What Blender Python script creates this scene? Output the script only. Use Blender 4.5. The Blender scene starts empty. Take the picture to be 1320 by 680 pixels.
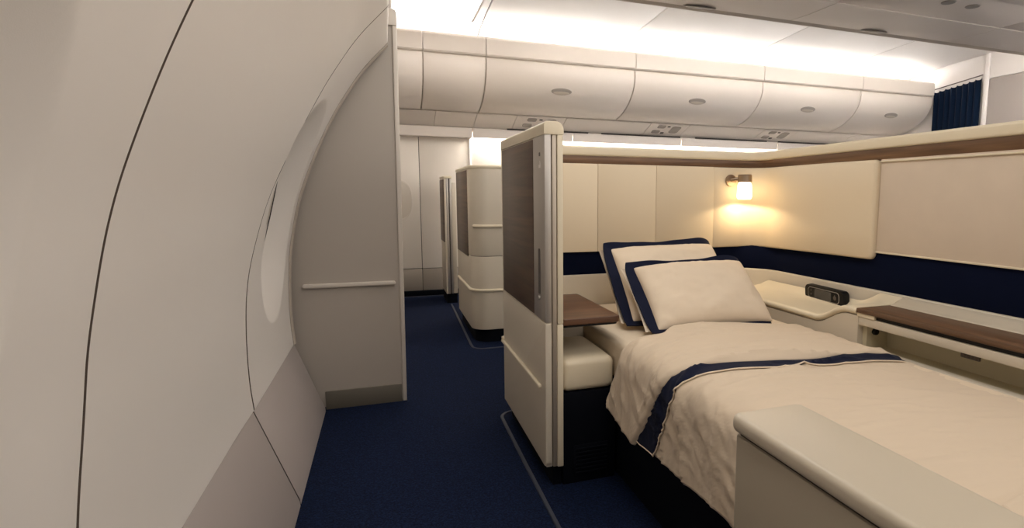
import bpy, bmesh, math, random
from mathutils import Vector, Matrix, noise
random.seed(4)
SC = bpy.context.scene
COL = SC.collection
R = math.radians

# ------------------------------------------------------------------ materials
def srgb(r, g, b):
    f = lambda c: (c/255/12.92) if c/255 <= .04045 else ((c/255+.055)/1.055)**2.4
    return (f(r), f(g), f(b), 1)

def mat(name, col, rough=.5, metal=0, bump=0, bscale=200, var=0, vscale=6, emit=None, estr=0, sheen=0, spec=.5, stretch=None, bdist=.002):
    m = bpy.data.materials.new(name); m.use_nodes = True
    nt = m.node_tree; N = nt.nodes; L = nt.links
    b = N['Principled BSDF']
    b.inputs['Base Color'].default_value = col
    b.inputs['Roughness'].default_value = rough
    b.inputs['Metallic'].default_value = metal
    b.inputs['Specular IOR Level'].default_value = spec
    if sheen: b.inputs['Sheen Weight'].default_value = sheen
    tc = N.new('ShaderNodeTexCoord')
    src = tc.outputs['Object']
    if stretch:
        mp = N.new('ShaderNodeMapping'); mp.inputs['Scale'].default_value = stretch
        L.new(src, mp.inputs['Vector']); src = mp.outputs['Vector']
    nz = N.new('ShaderNodeTexNoise'); nz.inputs['Scale'].default_value = vscale; nz.inputs['Detail'].default_value = 5
    L.new(src, nz.inputs['Vector'])
    if var:
        mx = N.new('ShaderNodeMix'); mx.data_type = 'RGBA'
        mx.inputs[6].default_value = tuple(c*(1-var) for c in col[:3])+(1,)
        mx.inputs[7].default_value = tuple(min(1, c*(1+var)) for c in col[:3])+(1,)
        L.new(nz.outputs['Fac'], mx.inputs[0]); L.new(mx.outputs[2], b.inputs['Base Color'])
    if bump:
        n2 = N.new('ShaderNodeTexNoise'); n2.inputs['Scale'].default_value = bscale; n2.inputs['Detail'].default_value = 3
        L.new(src, n2.inputs['Vector'])
        bp = N.new('ShaderNodeBump'); bp.inputs['Strength'].default_value = bump; bp.inputs['Distance'].default_value = bdist
        L.new(n2.outputs['Fac'], bp.inputs['Height']); L.new(bp.outputs['Normal'], b.inputs['Normal'])
    if emit:
        b.inputs['Emission Color'].default_value = emit; b.inputs['Emission Strength'].default_value = estr
    return m

def wood(name, dark, light, axis='Y', rough=.4, scale=1.0):
    m = bpy.data.materials.new(name); m.use_nodes = True
    nt = m.node_tree; N = nt.nodes; L = nt.links; b = N['Principled BSDF']
    tc = N.new('ShaderNodeTexCoord'); mp = N.new('ShaderNodeMapping')
    s = {'X': (1.2, 26, 26), 'Y': (26, 1.2, 26), 'XY': (1.5, 1.5, 30)}[axis]
    mp.inputs['Scale'].default_value = tuple(v*scale for v in s)
    L.new(tc.outputs['Object'], mp.inputs['Vector'])
    n1 = N.new('ShaderNodeTexNoise'); n1.inputs['Scale'].default_value = 1.0; n1.inputs['Detail'].default_value = 7; n1.inputs['Distortion'].default_value = .6
    n2 = N.new('ShaderNodeTexNoise'); n2.inputs['Scale'].default_value = 4.0; n2.inputs['Detail'].default_value = 4
    L.new(mp.outputs['Vector'], n1.inputs['Vector']); L.new(mp.outputs['Vector'], n2.inputs['Vector'])
    ad = N.new('ShaderNodeMath'); ad.operation = 'MULTIPLY_ADD'; ad.inputs[1].default_value = .35
    L.new(n2.outputs['Fac'], ad.inputs[0]); L.new(n1.outputs['Fac'], ad.inputs[2])
    cr = N.new('ShaderNodeValToRGB'); e = cr.color_ramp.elements
    e[0].position = .45; e[0].color = dark; e[1].position = .9; e[1].color = light
    L.new(ad.outputs[0], cr.inputs['Fac']); L.new(cr.outputs['Color'], b.inputs['Base Color'])
    b.inputs['Roughness'].default_value = rough
    bp = N.new('ShaderNodeBump'); bp.inputs['Strength'].default_value = .15; bp.inputs['Distance'].default_value = .001
    L.new(ad.outputs[0], bp.inputs['Height']); L.new(bp.outputs['Normal'], b.inputs['Normal'])
    return m

def weave(name, col, rough=.8, scale=500, strength=.4):
    m = mat(name, col, rough, var=.05, vscale=9)
    nt = m.node_tree; N = nt.nodes; L = nt.links; b = N['Principled BSDF']
    tc = N.new('ShaderNodeTexCoord')
    hs = []
    for ax in ('X', 'Z'):
        w = N.new('ShaderNodeTexWave'); w.bands_direction = ax if ax == 'Z' else 'DIAGONAL'
        w.inputs['Scale'].default_value = scale; w.inputs['Distortion'].default_value = 1.5
        L.new(tc.outputs['Object'], w.inputs['Vector']); hs.append(w)
    a = N.new('ShaderNodeMath'); a.operation = 'ADD'
    L.new(hs[0].outputs['Fac'], a.inputs[0]); L.new(hs[1].outputs['Fac'], a.inputs[1])
    bp = N.new('ShaderNodeBump'); bp.inputs['Strength'].default_value = strength; bp.inputs['Distance'].default_value = .0008
    L.new(a.outputs[0], bp.inputs['Height']); L.new(bp.outputs['Normal'], b.inputs['Normal'])
    return m

M = {}
M['side'] = mat('sidewall_plastic', srgb(238, 231, 222), .5, bump=.06, bscale=600, var=.015, vscale=2)
M['dado'] = mat('dado_plastic', srgb(168, 158, 152), .55, bump=.08, bscale=500, var=.03, vscale=3)
M['gap'] = mat('dark_joint', srgb(46, 38, 32), .8)
M['seam'] = mat('panel_seam', srgb(92, 78, 66), .8)
M['gasket'] = mat('gasket_taupe', srgb(186, 174, 160), .6)
M['part'] = mat('partition_laminate', srgb(176, 167, 156), .6, bump=.15, bscale=450, var=.02, vscale=3)
M['part_trim'] = mat('partition_trim', srgb(205, 196, 184), .45)
M['kick'] = mat('kick_strip', srgb(112, 106, 94), .55, metal=.2)
M['bin'] = mat('bin_white', srgb(226, 216, 206), .42, var=.01)
M['ceil'] = mat('ceiling_white', srgb(236, 232, 228), .6)
M['fars'] = mat('far_wall_white', srgb(228, 219, 207), .55)
M['fard'] = mat('far_dado_grey', srgb(158, 148, 136), .6)
M['shell'] = mat('suite_shell_cream', srgb(206, 196, 178), .42, bump=.04, bscale=500)
M['shellw'] = mat('suite_cap_ivory', srgb(224, 212, 186), .38)
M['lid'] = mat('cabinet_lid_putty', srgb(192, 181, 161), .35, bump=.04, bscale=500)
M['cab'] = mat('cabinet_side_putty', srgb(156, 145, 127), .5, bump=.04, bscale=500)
M['niche'] = mat('niche_olive_grey', srgb(206, 196, 168), .6)
M['leather'] = mat('ivory_leather', srgb(224, 208, 180), .5, bump=.25, bscale=350, var=.02, vscale=4, bdist=.0008)
M['seat'] = mat('seat_leather', srgb(230, 216, 188), .42, bump=.25, bscale=350, bdist=.0008)
M['fabric'] = weave('wall_fabric_beige', srgb(220, 204, 184))
M['navy'] = mat('navy_wall_fabric', srgb(9, 16, 38), .9, bump=.3, bscale=700, var=.1, spec=.08)
M['navyc'] = mat('navy_cotton', srgb(15, 21, 44), .85, bump=.3, bscale=600, var=.12, vscale=12, sheen=.04, spec=.15)
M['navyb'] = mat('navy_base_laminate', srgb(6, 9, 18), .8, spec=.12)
M['linen'] = mat('cream_cotton', srgb(210, 192, 168), .85, bump=.55, bscale=5, var=.02, vscale=3, sheen=.1, bdist=.012, stretch=(.6, 2.2, 1))
M['linen2'] = mat('pillow_cotton', srgb(220, 203, 180), .85, bump=.2, bscale=22, var=.015, vscale=3, bdist=.004)
M['sheet'] = mat('fitted_sheet', srgb(222, 205, 180), .85, bump=.25, bscale=25, bdist=.004)
M['silver'] = mat('satin_aluminium', srgb(186, 180, 172), .38, metal=.6, stretch=(60, 60, 1), bump=.05, bscale=10)
M['bronze'] = mat('bronze_track', srgb(184, 172, 156), .4, metal=.5)
M['nickel'] = mat('brushed_nickel', srgb(168, 148, 128), .3, metal=.9)
M['black'] = mat('black_plastic', srgb(12, 11, 11), .5, spec=.3)
M['screen'] = mat('grey_display', srgb(70, 68, 66), .2)
M['grey'] = mat('vent_grey', srgb(150, 140, 130), .5)
M['latch'] = mat('latch_grey', srgb(150, 142, 134), .4)
M['latch2'] = mat('latch_taupe', srgb(112, 102, 94), .4)
M['dkgrey'] = mat('dark_grey', srgb(80, 72, 66), .5)
M['trimline'] = mat('floor_trim_grey', srgb(42, 46, 60), .5)
M['curtain'] = mat('curtain_navy', srgb(11, 26, 46), .9, bump=.2, bscale=300, sheen=.05, spec=.1)
M['white'] = mat('white_paint', srgb(232, 226, 222), .5)
M['pink'] = mat('pale_wall', srgb(158, 150, 145), .6)
M['shade'] = mat('window_shade_white', srgb(214, 204, 190), .5)
M['walnut'] = wood('walnut_panel', srgb(58, 41, 29), srgb(98, 74, 54), 'Y')
M['walnutb'] = wood('walnut_band', srgb(74, 51, 33), srgb(126, 94, 66), 'XY', scale=1.2)
M['walnuts'] = wood('walnut_shelf', srgb(72, 50, 34), srgb(124, 92, 66), 'Y')
M['walnutt'] = wood('walnut_table', srgb(74, 48, 34), srgb(112, 78, 56), 'X', rough=.33)
WARM = (1.0, .86, .70, 1)
M['led'] = mat('led_strip', srgb(255, 255, 255), .5, emit=(1, .97, .94, 1), estr=24)
M['led2'] = mat('led_wash', srgb(255, 255, 255), .5, emit=(1, .95, .88, 1), estr=45)
M['fill_glow'] = mat('fill_diffuser', srgb(255, 255, 255), .5, emit=(1, .95, .90, 1), estr=4.2)  # emission of the added fill panels over the aisle
M['fill_glow2'] = mat('fill_diffuser_dim', srgb(255, 255, 255), .5, emit=(1, .95, .90, 1), estr=0.8)  # weaker emission, for the added fill panel over the bed
M['glow'] = mat('lit_glass_shade', srgb(255, 240, 210), .3, emit=(1, .74, .42, 1), estr=3.4)

def carpet():
    m = mat('navy_carpet', srgb(24, 36, 66), .95, spec=.1)
    nt = m.node_tree; N = nt.nodes; L = nt.links; b = N['Principled BSDF']
    tc = N.new('ShaderNodeTexCoord')
    v = N.new('ShaderNodeTexVoronoi'); v.inputs['Scale'].default_value = 160
    n = N.new('ShaderNodeTexNoise'); n.inputs['Scale'].default_value = 90; n.inputs['Detail'].default_value = 6
    L.new(tc.outputs['Object'], v.inputs['Vector']); L.new(tc.outputs['Object'], n.inputs['Vector'])
    mx = N.new('ShaderNodeMath'); mx.operation = 'MULTIPLY'; L.new(v.outputs['Distance'], mx.inputs[0]); L.new(n.outputs['Fac'], mx.inputs[1])
    cr = N.new('ShaderNodeValToRGB'); e = cr.color_ramp.elements
    e[0].position = .05; e[0].color = srgb(7, 12, 25); e[1].position = .42; e[1].color = srgb(22, 34, 62)
    L.new(mx.outputs[0], cr.inputs['Fac']); L.new(cr.outputs['Color'], b.inputs['Base Color'])
    bp = N.new('ShaderNodeBump'); bp.inputs['Strength'].default_value = .6; bp.inputs['Distance'].default_value = .004
    L.new(mx.outputs[0], bp.inputs['Height']); L.new(bp.outputs['Normal'], b.inputs['Normal'])
    return m
M['carpet'] = carpet()

# ------------------------------------------------------------------ helpers
def tag(o, label=None, cat=None, group=None, kind=None):
    if label: o['label'] = label
    if cat: o['category'] = cat
    if group: o['group'] = group
    if kind: o['kind'] = kind
    return o

def thing(name, label, cat, loc=(0, 0, 0), group=None):
    o = bpy.data.objects.new(name, None); COL.objects.link(o)
    o.location = loc; o.empty_display_size = .1
    return tag(o, label, cat, group)

def wloc(o):
    v = Vector(o.location)
    while o.parent: o = o.parent; v += Vector(o.location)
    return v

def obj(name, bm, m, parent=None, angle=40, smooth=True, origin=None):
    """world-space bmesh -> ONE mesh object"""
    if parent is not None: org = wloc(parent)
    elif origin is not None: org = Vector(origin)
    else:
        xs = [v.co for v in bm.verts]
        org = Vector(((min(c.x for c in xs)+max(c.x for c in xs))/2, (min(c.y for c in xs)+max(c.y for c in xs))/2, min(c.z for c in xs)))
    bmesh.ops.translate(bm, verts=bm.verts, vec=-org)
    me = bpy.data.meshes.new(name); bm.to_mesh(me); bm.free()
    ms = m if isinstance(m, (list, tuple)) else [m]
    for k in ms: me.materials.append(M[k])
    if smooth:
        me.polygons.foreach_set('use_smooth', [True]*len(me.polygons))
        me.set_sharp_from_angle(angle=R(angle))
    o = bpy.data.objects.new(name, me); COL.objects.link(o)
    if parent is not None: o.parent = parent
    else: o.location = org
    return o

def BM(): return bmesh.new()

def box(bm, x0, x1, y0, y1, z0, z1, bev=0, seg=2, mi=0):
    t = bmesh.new()
    bmesh.ops.create_cube(t, size=1)
    for v in t.verts:
        v.co = Vector((x0+(v.co.x+.5)*(x1-x0), y0+(v.co.y+.5)*(y1-y0), z0+(v.co.z+.5)*(z1-z0)))
    if bev:
        bmesh.ops.bevel(t, geom=t.edges[:], offset=bev, segments=seg, profile=.5, affect='EDGES')
    merge(bm, t, mi); return bm

def merge(bm, t, mi=0, mtx=None):
    mp = {}
    for v in t.verts: mp[v] = bm.verts.new(mtx @ v.co if mtx else v.co)
    for f in t.faces:
        try:
            nf = bm.faces.new([mp[v] for v in f.verts]); nf.material_index = mi
        except ValueError: pass
    t.free()

def prism(bm, pts, axis, a, b, bev=0, seg=2, mi=0, capbev=True):
    """closed 2D outline extruded along axis from a to b. pts are the two other coords in xyz order"""
    t = bmesh.new()
    def mk(p, w):
        if axis == 'X': return (w, p[0], p[1])
        if axis == 'Y': return (p[0], w, p[1])
        return (p[0], p[1], w)
    A = [t.verts.new(mk(p, a)) for p in pts]; B = [t.verts.new(mk(p, b)) for p in pts]
    fa = t.faces.new(A); fb = t.faces.new(list(reversed(B)))
    n = len(pts)
    for i in range(n): t.faces.new([A[i], B[i], B[(i+1) % n], A[(i+1) % n]])
    bmesh.ops.recalc_face_normals(t, faces=t.faces)
    if bev:
        es = [e for e in t.edges if e in set(fa.edges) | set(fb.edges)] if capbev else t.edges[:]
        bmesh.ops.bevel(t, geom=es, offset=bev, segments=seg, profile=.5, affect='EDGES', clamp_overlap=True)
    merge(bm, t, mi); return bm

def rrect(x0, x1, y0, y1, r, n=6):
    if not isinstance(r, (list, tuple)): r = [r]*4
    out = []
    for (cx, cy, a0, rr) in ((x1-r[0], y1-r[0], 0, r[0]), (x0+r[1], y1-r[1], 90, r[1]), (x0+r[2], y0+r[2], 180, r[2]), (x1-r[3], y0+r[3], 270, r[3])):
        if rr < 1e-6: out.append((cx, cy)); continue
        for i in range(n+1):
            a = R(a0+90*i/n); out.append((cx+rr*math.cos(a), cy+rr*math.sin(a)))
    return out

def grid(bm, P, mi=0, flip=False):
    V = [[bm.verts.new(p) for p in row] for row in P]
    for i in range(len(V)-1):
        for j in range(len(V[0])-1):
            q = [V[i][j], V[i+1][j], V[i+1][j+1], V[i][j+1]]
            if flip: q.reverse()
            f = bm.faces.new(q); f.material_index = mi
    return V

def tube(bm, pts, r, seg=10, mi=0, caps=True):
    pts = [Vector(p) for p in pts]; rings = []
    up = Vector((0, 0, 1))
    for i, p in enumerate(pts):
        d = (pts[min(i+1, len(pts)-1)]-pts[max(i-1, 0)]).normalized()
        a = d.cross(up)
        if a.length < 1e-3: a = d.cross(Vector((0, 1, 0)))
        a.normalize(); b = d.cross(a)
        rr = r[i] if isinstance(r, (list, tuple)) else r
        rings.append([bm.verts.new(p+a*math.cos(2*math.pi*k/seg)*rr+b*math.sin(2*math.pi*k/seg)*rr) for k in range(seg)])
    for i in range(len(rings)-1):
        for k in range(seg):
            f = bm.faces.new([rings[i][k], rings[i][(k+1) % seg], rings[i+1][(k+1) % seg], rings[i+1][k]]); f.material_index = mi
    if caps:
        for rg in (rings[0], list(reversed(rings[-1]))):
            bm.faces.new(rg).material_index = mi
    bmesh.ops.recalc_face_normals(bm, faces=bm.faces)
    return bm

def lathe(bm, prof, c, axis='Z', seg=32, mi=0):
    """prof: (radius, along)"""
    rings = []
    for (r, h) in prof:
        ring = []
        for k in range(seg):
            a = 2*math.pi*k/seg; u, v = r*math.cos(a), r*math.sin(a)
            p = {'Z': (u, v, h), 'Y': (u, h, v), 'X': (h, u, v)}[axis]
            ring.append(bm.verts.new(Vector(c)+Vector(p)))
        rings.append(ring)
    for i in range(len(rings)-1):
        for k in range(seg):
            bm.faces.new([rings[i][k], rings[i][(k+1) % seg], rings[i+1][(k+1) % seg], rings[i+1][k]]).material_index = mi
    for rg in (rings[0], rings[-1]): bm.faces.new(rg).material_index = mi
    bmesh.ops.recalc_face_normals(bm, faces=bm.faces)
    return bm

def sm(a, b, x):
    t = max(0, min(1, (x-a)/(b-a))); return t*t*(3-2*t)

def solid(o, th, off=1):
    s = o.modifiers.new('thickness', 'SOLIDIFY'); s.thickness = th; s.offset = off; return s

def ellipsoid(bm, c, rx, ry, rz, mi=0, u=20, v=12):
    t = bmesh.new(); bmesh.ops.create_uvsphere(t, u_segments=u, v_segments=v, radius=1)
    merge(bm, t, mi, Matrix.Translation(c) @ Matrix.Diagonal((rx, ry, rz, 1))); return bm

# ------------------------------------------------------------------ floor
bm = BM(); box(bm, -.62, 7.4, -1.6, 7.2, -.05, 0)
tag(obj('floor', bm, 'carpet', origin=(0, 0, 0)), kind='structure')

# ------------------------------------------------------------------ fuselage side wall
PROF = [(-.478, .400), (-.486, .50), (-.488, .62), (-.484, .75), (-.472, .90), (-.449, 1.033), (-.420, 1.16), (-.381, 1.279),
        (-.312, 1.45), (-.235, 1.609), (-.160, 1.735), (-.072, 1.863), (.045, 1.995)]
def prof(t):
    n = len(PROF)-1; s = min(max(t, 0), 1)*n; i = min(int(s), n-1); u = s-i
    g = lambda k: Vector(PROF[k]) if 0 <= k <= n else (2*Vector(PROF[0])-Vector(PROF[1]) if k < 0 else 2*Vector(PROF[n])-Vector(PROF[n-1]))
    a, b, c, d = g(i-1), g(i), g(i+1), g(i+2)
    return .5*((2*b)+(-a+c)*u+(2*a-5*b+4*c-d)*u*u+(-a+3*b-3*c+d)*u**3)
def pnorm(t):
    d = prof(min(1, t+.01))-prof(max(0, t-.01)); d.normalize()
    return Vector((-d.y, d.x))       # points outward (to -X)
WINS = [(.70, .25, .42, .70, .06, .17, .28), (2.95, .345, .50, .55, .075, .175, .29)]; WZ = 1.12
def reveal(y, z):
    o = 0
    for (yc, ay, az, inner, DEP, pw, ph) in WINS:
        q = ((abs(y-yc)/ay)**2.3+(abs(z-WZ)/az)**2.3)**(1/2.3)
        if q < 1:
            lin = max(0, min(1, (1-q)/(1-inner))); o = max(o, DEP*(.85*lin+.15*sm(0, 1, lin)))
    return o
def seam2(z): return 2.375+.35*sm(.75, 1.65, z)
def wallpt(y, t, extra=0):
    p = prof(t); n = pnorm(t); o = reveal(y, p.y)+extra
    return Vector((p.x+n.x*o, y, p.y+n.y*o))
def side_panel(name, y0, y1, ridge=None):
    bm = BM(); NT = 190; ny = max(24, int((y1(0)-y0(0))/.009))
    rows = []
    for i in range(NT+1):
        t = i/NT; z = prof(t).y; a, b = y0(z)+.003, y1(z)-.003
        row = []
        ys = [(a, .03), (a, .003), (a+.0016, 0), (a+.005, 0), (a+.02, 0)]+[(a+.02+(b-a-.04)*k/ny, 0) for k in range(1, ny)]+[(b-.02, 0), (b-.005, 0), (b-.0016, 0), (b, .003), (b, .03)]
        for y, ex in ys:
            if ridge: ex += ridge(y, z)
            row.append(wallpt(y, t, ex))
        rows.append(row)
    # top return flange: the panel edge turns up and outward
    last = rows[-1]; rows.append([p+Vector((.004, 0, .010)) for p in last]); rows.append([p+Vector((-.004, 0, .022)) for p in last]); rows.append([p+Vector((-.05, 0, .03)) for p in last])
    V = grid(bm, rows); nn_ = len(rows[0])-1; bm.faces.ensure_lookup_table()
    for k, f in enumerate(bm.faces):
        if k % nn_ in (0, 1, nn_-2, nn_-1): f.material_index = 1
    o = obj(name, bm, ['side', 'seam'], origin=(-.48, y0(1), .4), angle=60)
    return tag(o, kind='structure')
side_panel('wall_left', lambda z: -1.0, lambda z: 1.165-.06*sm(.9, .5, z), ridge=lambda y, z: .010*sm(1.10, .98, y))
side_panel('wall_left', lambda z: 1.165-.06*sm(.9, .5, z), seam2, ridge=lambda y, z: .006*sm(1.2, 1.5, y)*sm(2.5, 2.1, y))
side_panel('wall_left', seam2, lambda z: 3.375)
# lining behind the joints
bm = BM()
# leave the reveal areas free: strips only beside the joints
bm2 = BM()
for (ya, yb) in ((1.06, 1.20),):
    grid(bm2, [[wallpt(ya, i/60, .031), wallpt(yb, i/60, .031)] for i in range(61)])
grid(bm2, [[wallpt(seam2(prof(i/60).y)-.03, i/60, .031), wallpt(seam2(prof(i/60).y)+.03, i/60, .031)] for i in range(61)])
bm.free()
tag(obj('trim_1', bm2, 'gap', origin=(-.5, 1.1, .4)), kind='structure')
# end gasket along the partition
bm = BM(); rows = []
for i in range(61):
    t = i/60; rows.append([wallpt(3.376, t, .012), wallpt(3.377, t, .0), wallpt(3.381, t, -.006), wallpt(3.388, t, -.009), wallpt(3.398, t, -.010), wallpt(3.408, t, -.009), wallpt(3.414, t, -.005), wallpt(3.416, t, .006), wallpt(3.418, t, .014), wallpt(3.45, t, .014)])
grid(bm, rows)
for k, f in enumerate(bm.faces):
    if k % 9 in (0, 8): f.material_index = 1
tag(obj('trim_2', bm, ['gasket', 'gap'], origin=(-.48, 3.4, .4)), kind='structure')
# outer skin closing the wall off
bm = BM(); grid(bm, [[wallpt(y, i/40, .11-reveal(y, prof(i/40).y)) for y in (-1.0, 3.5)] for i in range(41)])
tag(obj('trim_3', bm, 'gap', origin=(-.6, 1.2, .4)), kind='structure')

# windows in the reveals
for k, (yc, ay, az, inner, DEP, pw, ph) in enumerate(WINS):
    tz = min(range(200), key=lambda i: abs(prof(i/200).y-WZ))/200
    c = prof(tz); n = pnorm(tz); d = Vector((-n.y, n.x))      # d runs along the profile
    if d.y < 0: d = -d
    C = Vector((c.x+n.x*(DEP-.002), yc, c.y+n.y*(DEP-.002))); D = Vector((d.x, 0, d.y)); NV = Vector((n.x, 0, n.y))
    w = thing('window_%d' % (k+1), None, None, C); w['kind'] = 'structure'
    def ring(s, off): return [C+Vector((0, 1, 0))*(s*pw*math.copysign(abs(math.cos(a))**.8, math.cos(a)))+D*(s*ph*math.copysign(abs(math.sin(a))**.8, math.sin(a)))-NV*off for a in [2*math.pi*i/64 for i in range(64)]]
    bm = BM(); rs = [[bm.verts.new(p) for p in ring(s, o)] for s, o in ((1.018, -.004), (1.018, .003), (1.005, .004), (.985, .002), (.985, -.004))]
    for a, b in zip(rs, rs[1:]):
        for i in range(64): bm.faces.new([a[i], a[(i+1) % 64], b[(i+1) % 64], b[i]])
    bmesh.ops.recalc_face_normals(bm, faces=bm.faces)
    tag(obj('window_frame', bm, 'gap', w), kind='structure')
    bm = BM(); bm.faces.new([bm.verts.new(p) for p in ring(.98, .0)]); 
    r = bmesh.ops.extrude_face_region(bm, geom=bm.faces[:]); bmesh.ops.translate(bm, verts=[v for v in r['geom'] if isinstance(v, bmesh.types.BMVert)], vec=NV*.008)
    bmesh.ops.recalc_face_normals(bm, faces=bm.faces)
    tag(obj('window_shade', bm, 'shade', w), kind='structure')

# dado
def dado(y0, y1, nm):
    bm = BM()
    prism(bm, [(-.345, 0), (-.347, .02), (-.481, .392), (-.487, .397), (-.52, .397), (-.40, 0)], 'Y', y0+.002, y1-.002, bev=.003, seg=2)
    tag(obj(nm, bm, 'dado'), kind='structure')
bm = BM(); prism(bm, [(-.3458, 0), (-.3478, .02), (-.4818, .392), (-.50, .392), (-.40, 0)], 'Y', 2.372, 2.384)
tag(obj('trim_18', bm, 'gap'), kind='structure')
dado(-1.0, 2.375, 'baseboard_left'); dado(2.381, 3.42, 'baseboard_left')
bm = BM(); prism(bm, [(-.36, 0), (-.505, .405), (-.56, .405), (-.41, 0)], 'Y', -1.0, 3.47)
tag(obj('trim_4', bm, 'gap'), kind='structure')

# ------------------------------------------------------------------ partition with the curved edge
pt = thing('cabin_partition', 'tall grey partition with a curved left edge closing off the aisle beside the sidewall', 'partition', (-.1, 3.47, 0))
yp = 3.445
left = [(-.355, .012), (-.395, .12), (-.50, .40)]+[(prof(i/30).x+pnorm(i/30).x*.03, prof(i/30).y+pnorm(i/30).y*.03) for i in range(1, 31)]+[(.045, 2.135)]
outl = left+[(.075, 2.135), (.060, .012)]
bm = BM(); prism(bm, outl, 'Y', yp, yp+.03, bev=.001, seg=1); obj('panel', bm, 'part', pt)
bm = BM(); prism(bm, [(.060, .0), (.084, 0), (.100, 2.11), (.075, 2.11)], 'Y', yp-.008, yp+.038, bev=.006, seg=3); obj('edge_trim', bm, 'part_trim', pt)
bm = BM(); prism(bm, rrect(.028, .100, 2.108, 2.195, [.022, .002, .002, .002]), 'Y', yp-.012, yp+.042, bev=.006, seg=3); obj('cap', bm, 'part_trim', pt)
bm = BM(); box(bm, -.345, .058, yp-.010, yp+.002, 0, .103, .002); tag(obj('kick_plate', bm, 'kick', pt), 'darker grey kick plate')
bm = BM(); prism(bm, rrect(-.43, .045, .688, .712, .011), 'Y', yp-.020, yp+.002, bev=.007, seg=3); obj('bumper_rail', bm, 'part_trim', pt)

# ------------------------------------------------------------------ near suite screen
SX0, SX1, SY0, SY1 = .58, .65, 2.16, 3.03
sc = thing('suite_screen', 'tall privacy screen with dark walnut upper panel standing at the bed end of the aisle', 'privacy screen', (.615, 2.6, 0))
bm = BM(); box(bm, .584, .610, SY0+.012, SY1-.01, .09, 1.432, .003); obj('core', bm, 'shell', sc)
bm = BM()
prism(bm, rrect(SY0+.002, SY1, .09, .693, [.004, .004, .03, .004]), 'X', SX0, .606, bev=.004, seg=3)
obj('lower_panel', bm, 'shell', sc)
bm = BM(); box(bm, SX0-.001, .590, 2.345, SY1-.03, .70, 1.425, .0015); tag(obj('wood_panel', bm, 'walnut', sc), 'dark walnut panel')
bm = BM(); box(bm, SX0, .606, SY0+.002, 2.342, .697, 1.432, .002)
s_ = obj('metal_strip', bm, 'silver', sc); tag(s_, 'satin aluminium strip')
bm = BM(); prism(bm, rrect(2.235, 2.262, .80, .985, .006), 'X', SX0-.002, SX0+.001, bev=.0008, seg=1); obj('slot', bm, 'dkgrey', s_)
bm = BM(); lathe(bm, [(.003, -.006), (.009, -.005), (.010, 0), (.010, .004)], (SX0, 2.248, .785), 'X', 20); obj('knob', bm, 'silver', s_)
bm = BM(); box(bm, SX0-.0015, SX0+.001, 2.225, 2.243, 1.352, 1.366, .0006); obj('button', bm, 'dkgrey', s_)
bm = BM()
prism(bm, [(2.222, 1.322), (2.222, 1.306), (2.246, 1.306), (2.246, 1.318), (2.232, 1.318), (2.232, 1.334), (2.228, 1.334)], 'X', SX0-.0012, SX0+.001); obj('door_mark', bm, 'white', s_)
bm = BM(); box(bm, SX0+.0, .588, SY1-.03, SY1, .69, 1.432, .003); obj('end_trim', bm, 'shell', sc)
bm = BM(); box(bm, .611, .628, SY0+.004, SY1-.02, .092, 1.432, .002); tag(obj('door_track', bm, 'bronze', sc), 'bronze door track')
bm = BM(); box(bm, .606, .6125, SY0+.016, SY1-.02, .094, 1.43); box(bm, .6275, .6325, SY0+.016, SY1-.02, .094, 1.43); obj('track_gap', bm, 'gap', sc)
bm = BM(); box(bm, .631, .654, SY0, SY1, .688, 1.434, .003); box(bm, .629, .654, SY0, SY1, .09, .686, .003); obj('inner_post', bm, 'shellw', sc)
bm = BM()
t = bmesh.new()
prism(bm, rrect(SX0-.002, .657, 1.430, 1.480, [.032, .014, .002, .002]), 'Y', SY0-.002, SY1+.002, bev=.012, seg=4)
obj('cap', bm, 'shellw', sc); t.free()
bm = BM(); prism(bm, rrect(2.225, SY1+.008, .408, .424, .007), 'X', SX0-.013, SX0+.002, bev=.005, seg=3)
lathe(bm, [(.001, -.011), (.008, -.009), (.011, .0), (.011, .006)], (SX0-.002, SY1-.004, .432), 'X', 20)
obj('bumper_rail', bm, 'shellw', sc)
bm = BM(); box(bm, .615, .65, SY0+.03, SY1-.02, 0, .092); obj('plinth', bm, 'navyb', sc)
bm = BM(); lathe(bm, [(.001, -.003), (.006, -.002), (.006, .002)], (SX0, SY1-.018, .80), 'X', 14); obj('screw', bm, 'silver', sc)

# floor trim lines around suites
def floor_strip(nm, pts, w=.012):
    bm = BM(); pts = [Vector((a, b, 0)) for a, b in pts]; L_ = []
    for i, p in enumerate(pts):
        d = (pts[min(i+1, len(pts)-1)]-pts[max(i-1, 0)]).normalized(); n = Vector((-d.y, d.x, 0))
        L_.append([p-n*w, p-n*w*.8+Vector((0, 0, .005)), p+n*w*.8+Vector((0, 0, .005)), p+n*w])
    grid(bm, L_); bmesh.ops.recalc_face_normals(bm, faces=bm.faces)
    tag(obj(nm, bm, 'trimline'), kind='structure')
floor_strip('trim_5', [(.545, -.8), (.548, 1.0), (.552, 2.4), (.556, 2.95)]+[(.636-.08*math.cos(R(a)), 2.98+.08*math.sin(R(a))) for a in range(10, 91, 10)]+[(.70, 3.065)], .009)
floor_strip('trim_6', [(.655, 6.4), (.645, 5.9), (.615, 4.6)]+[(.705-.09*math.cos(R(a)), 4.52-.09*math.sin(R(a))) for a in range(10, 91, 10)]+[(1.6, 4.42)], .010)

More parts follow.
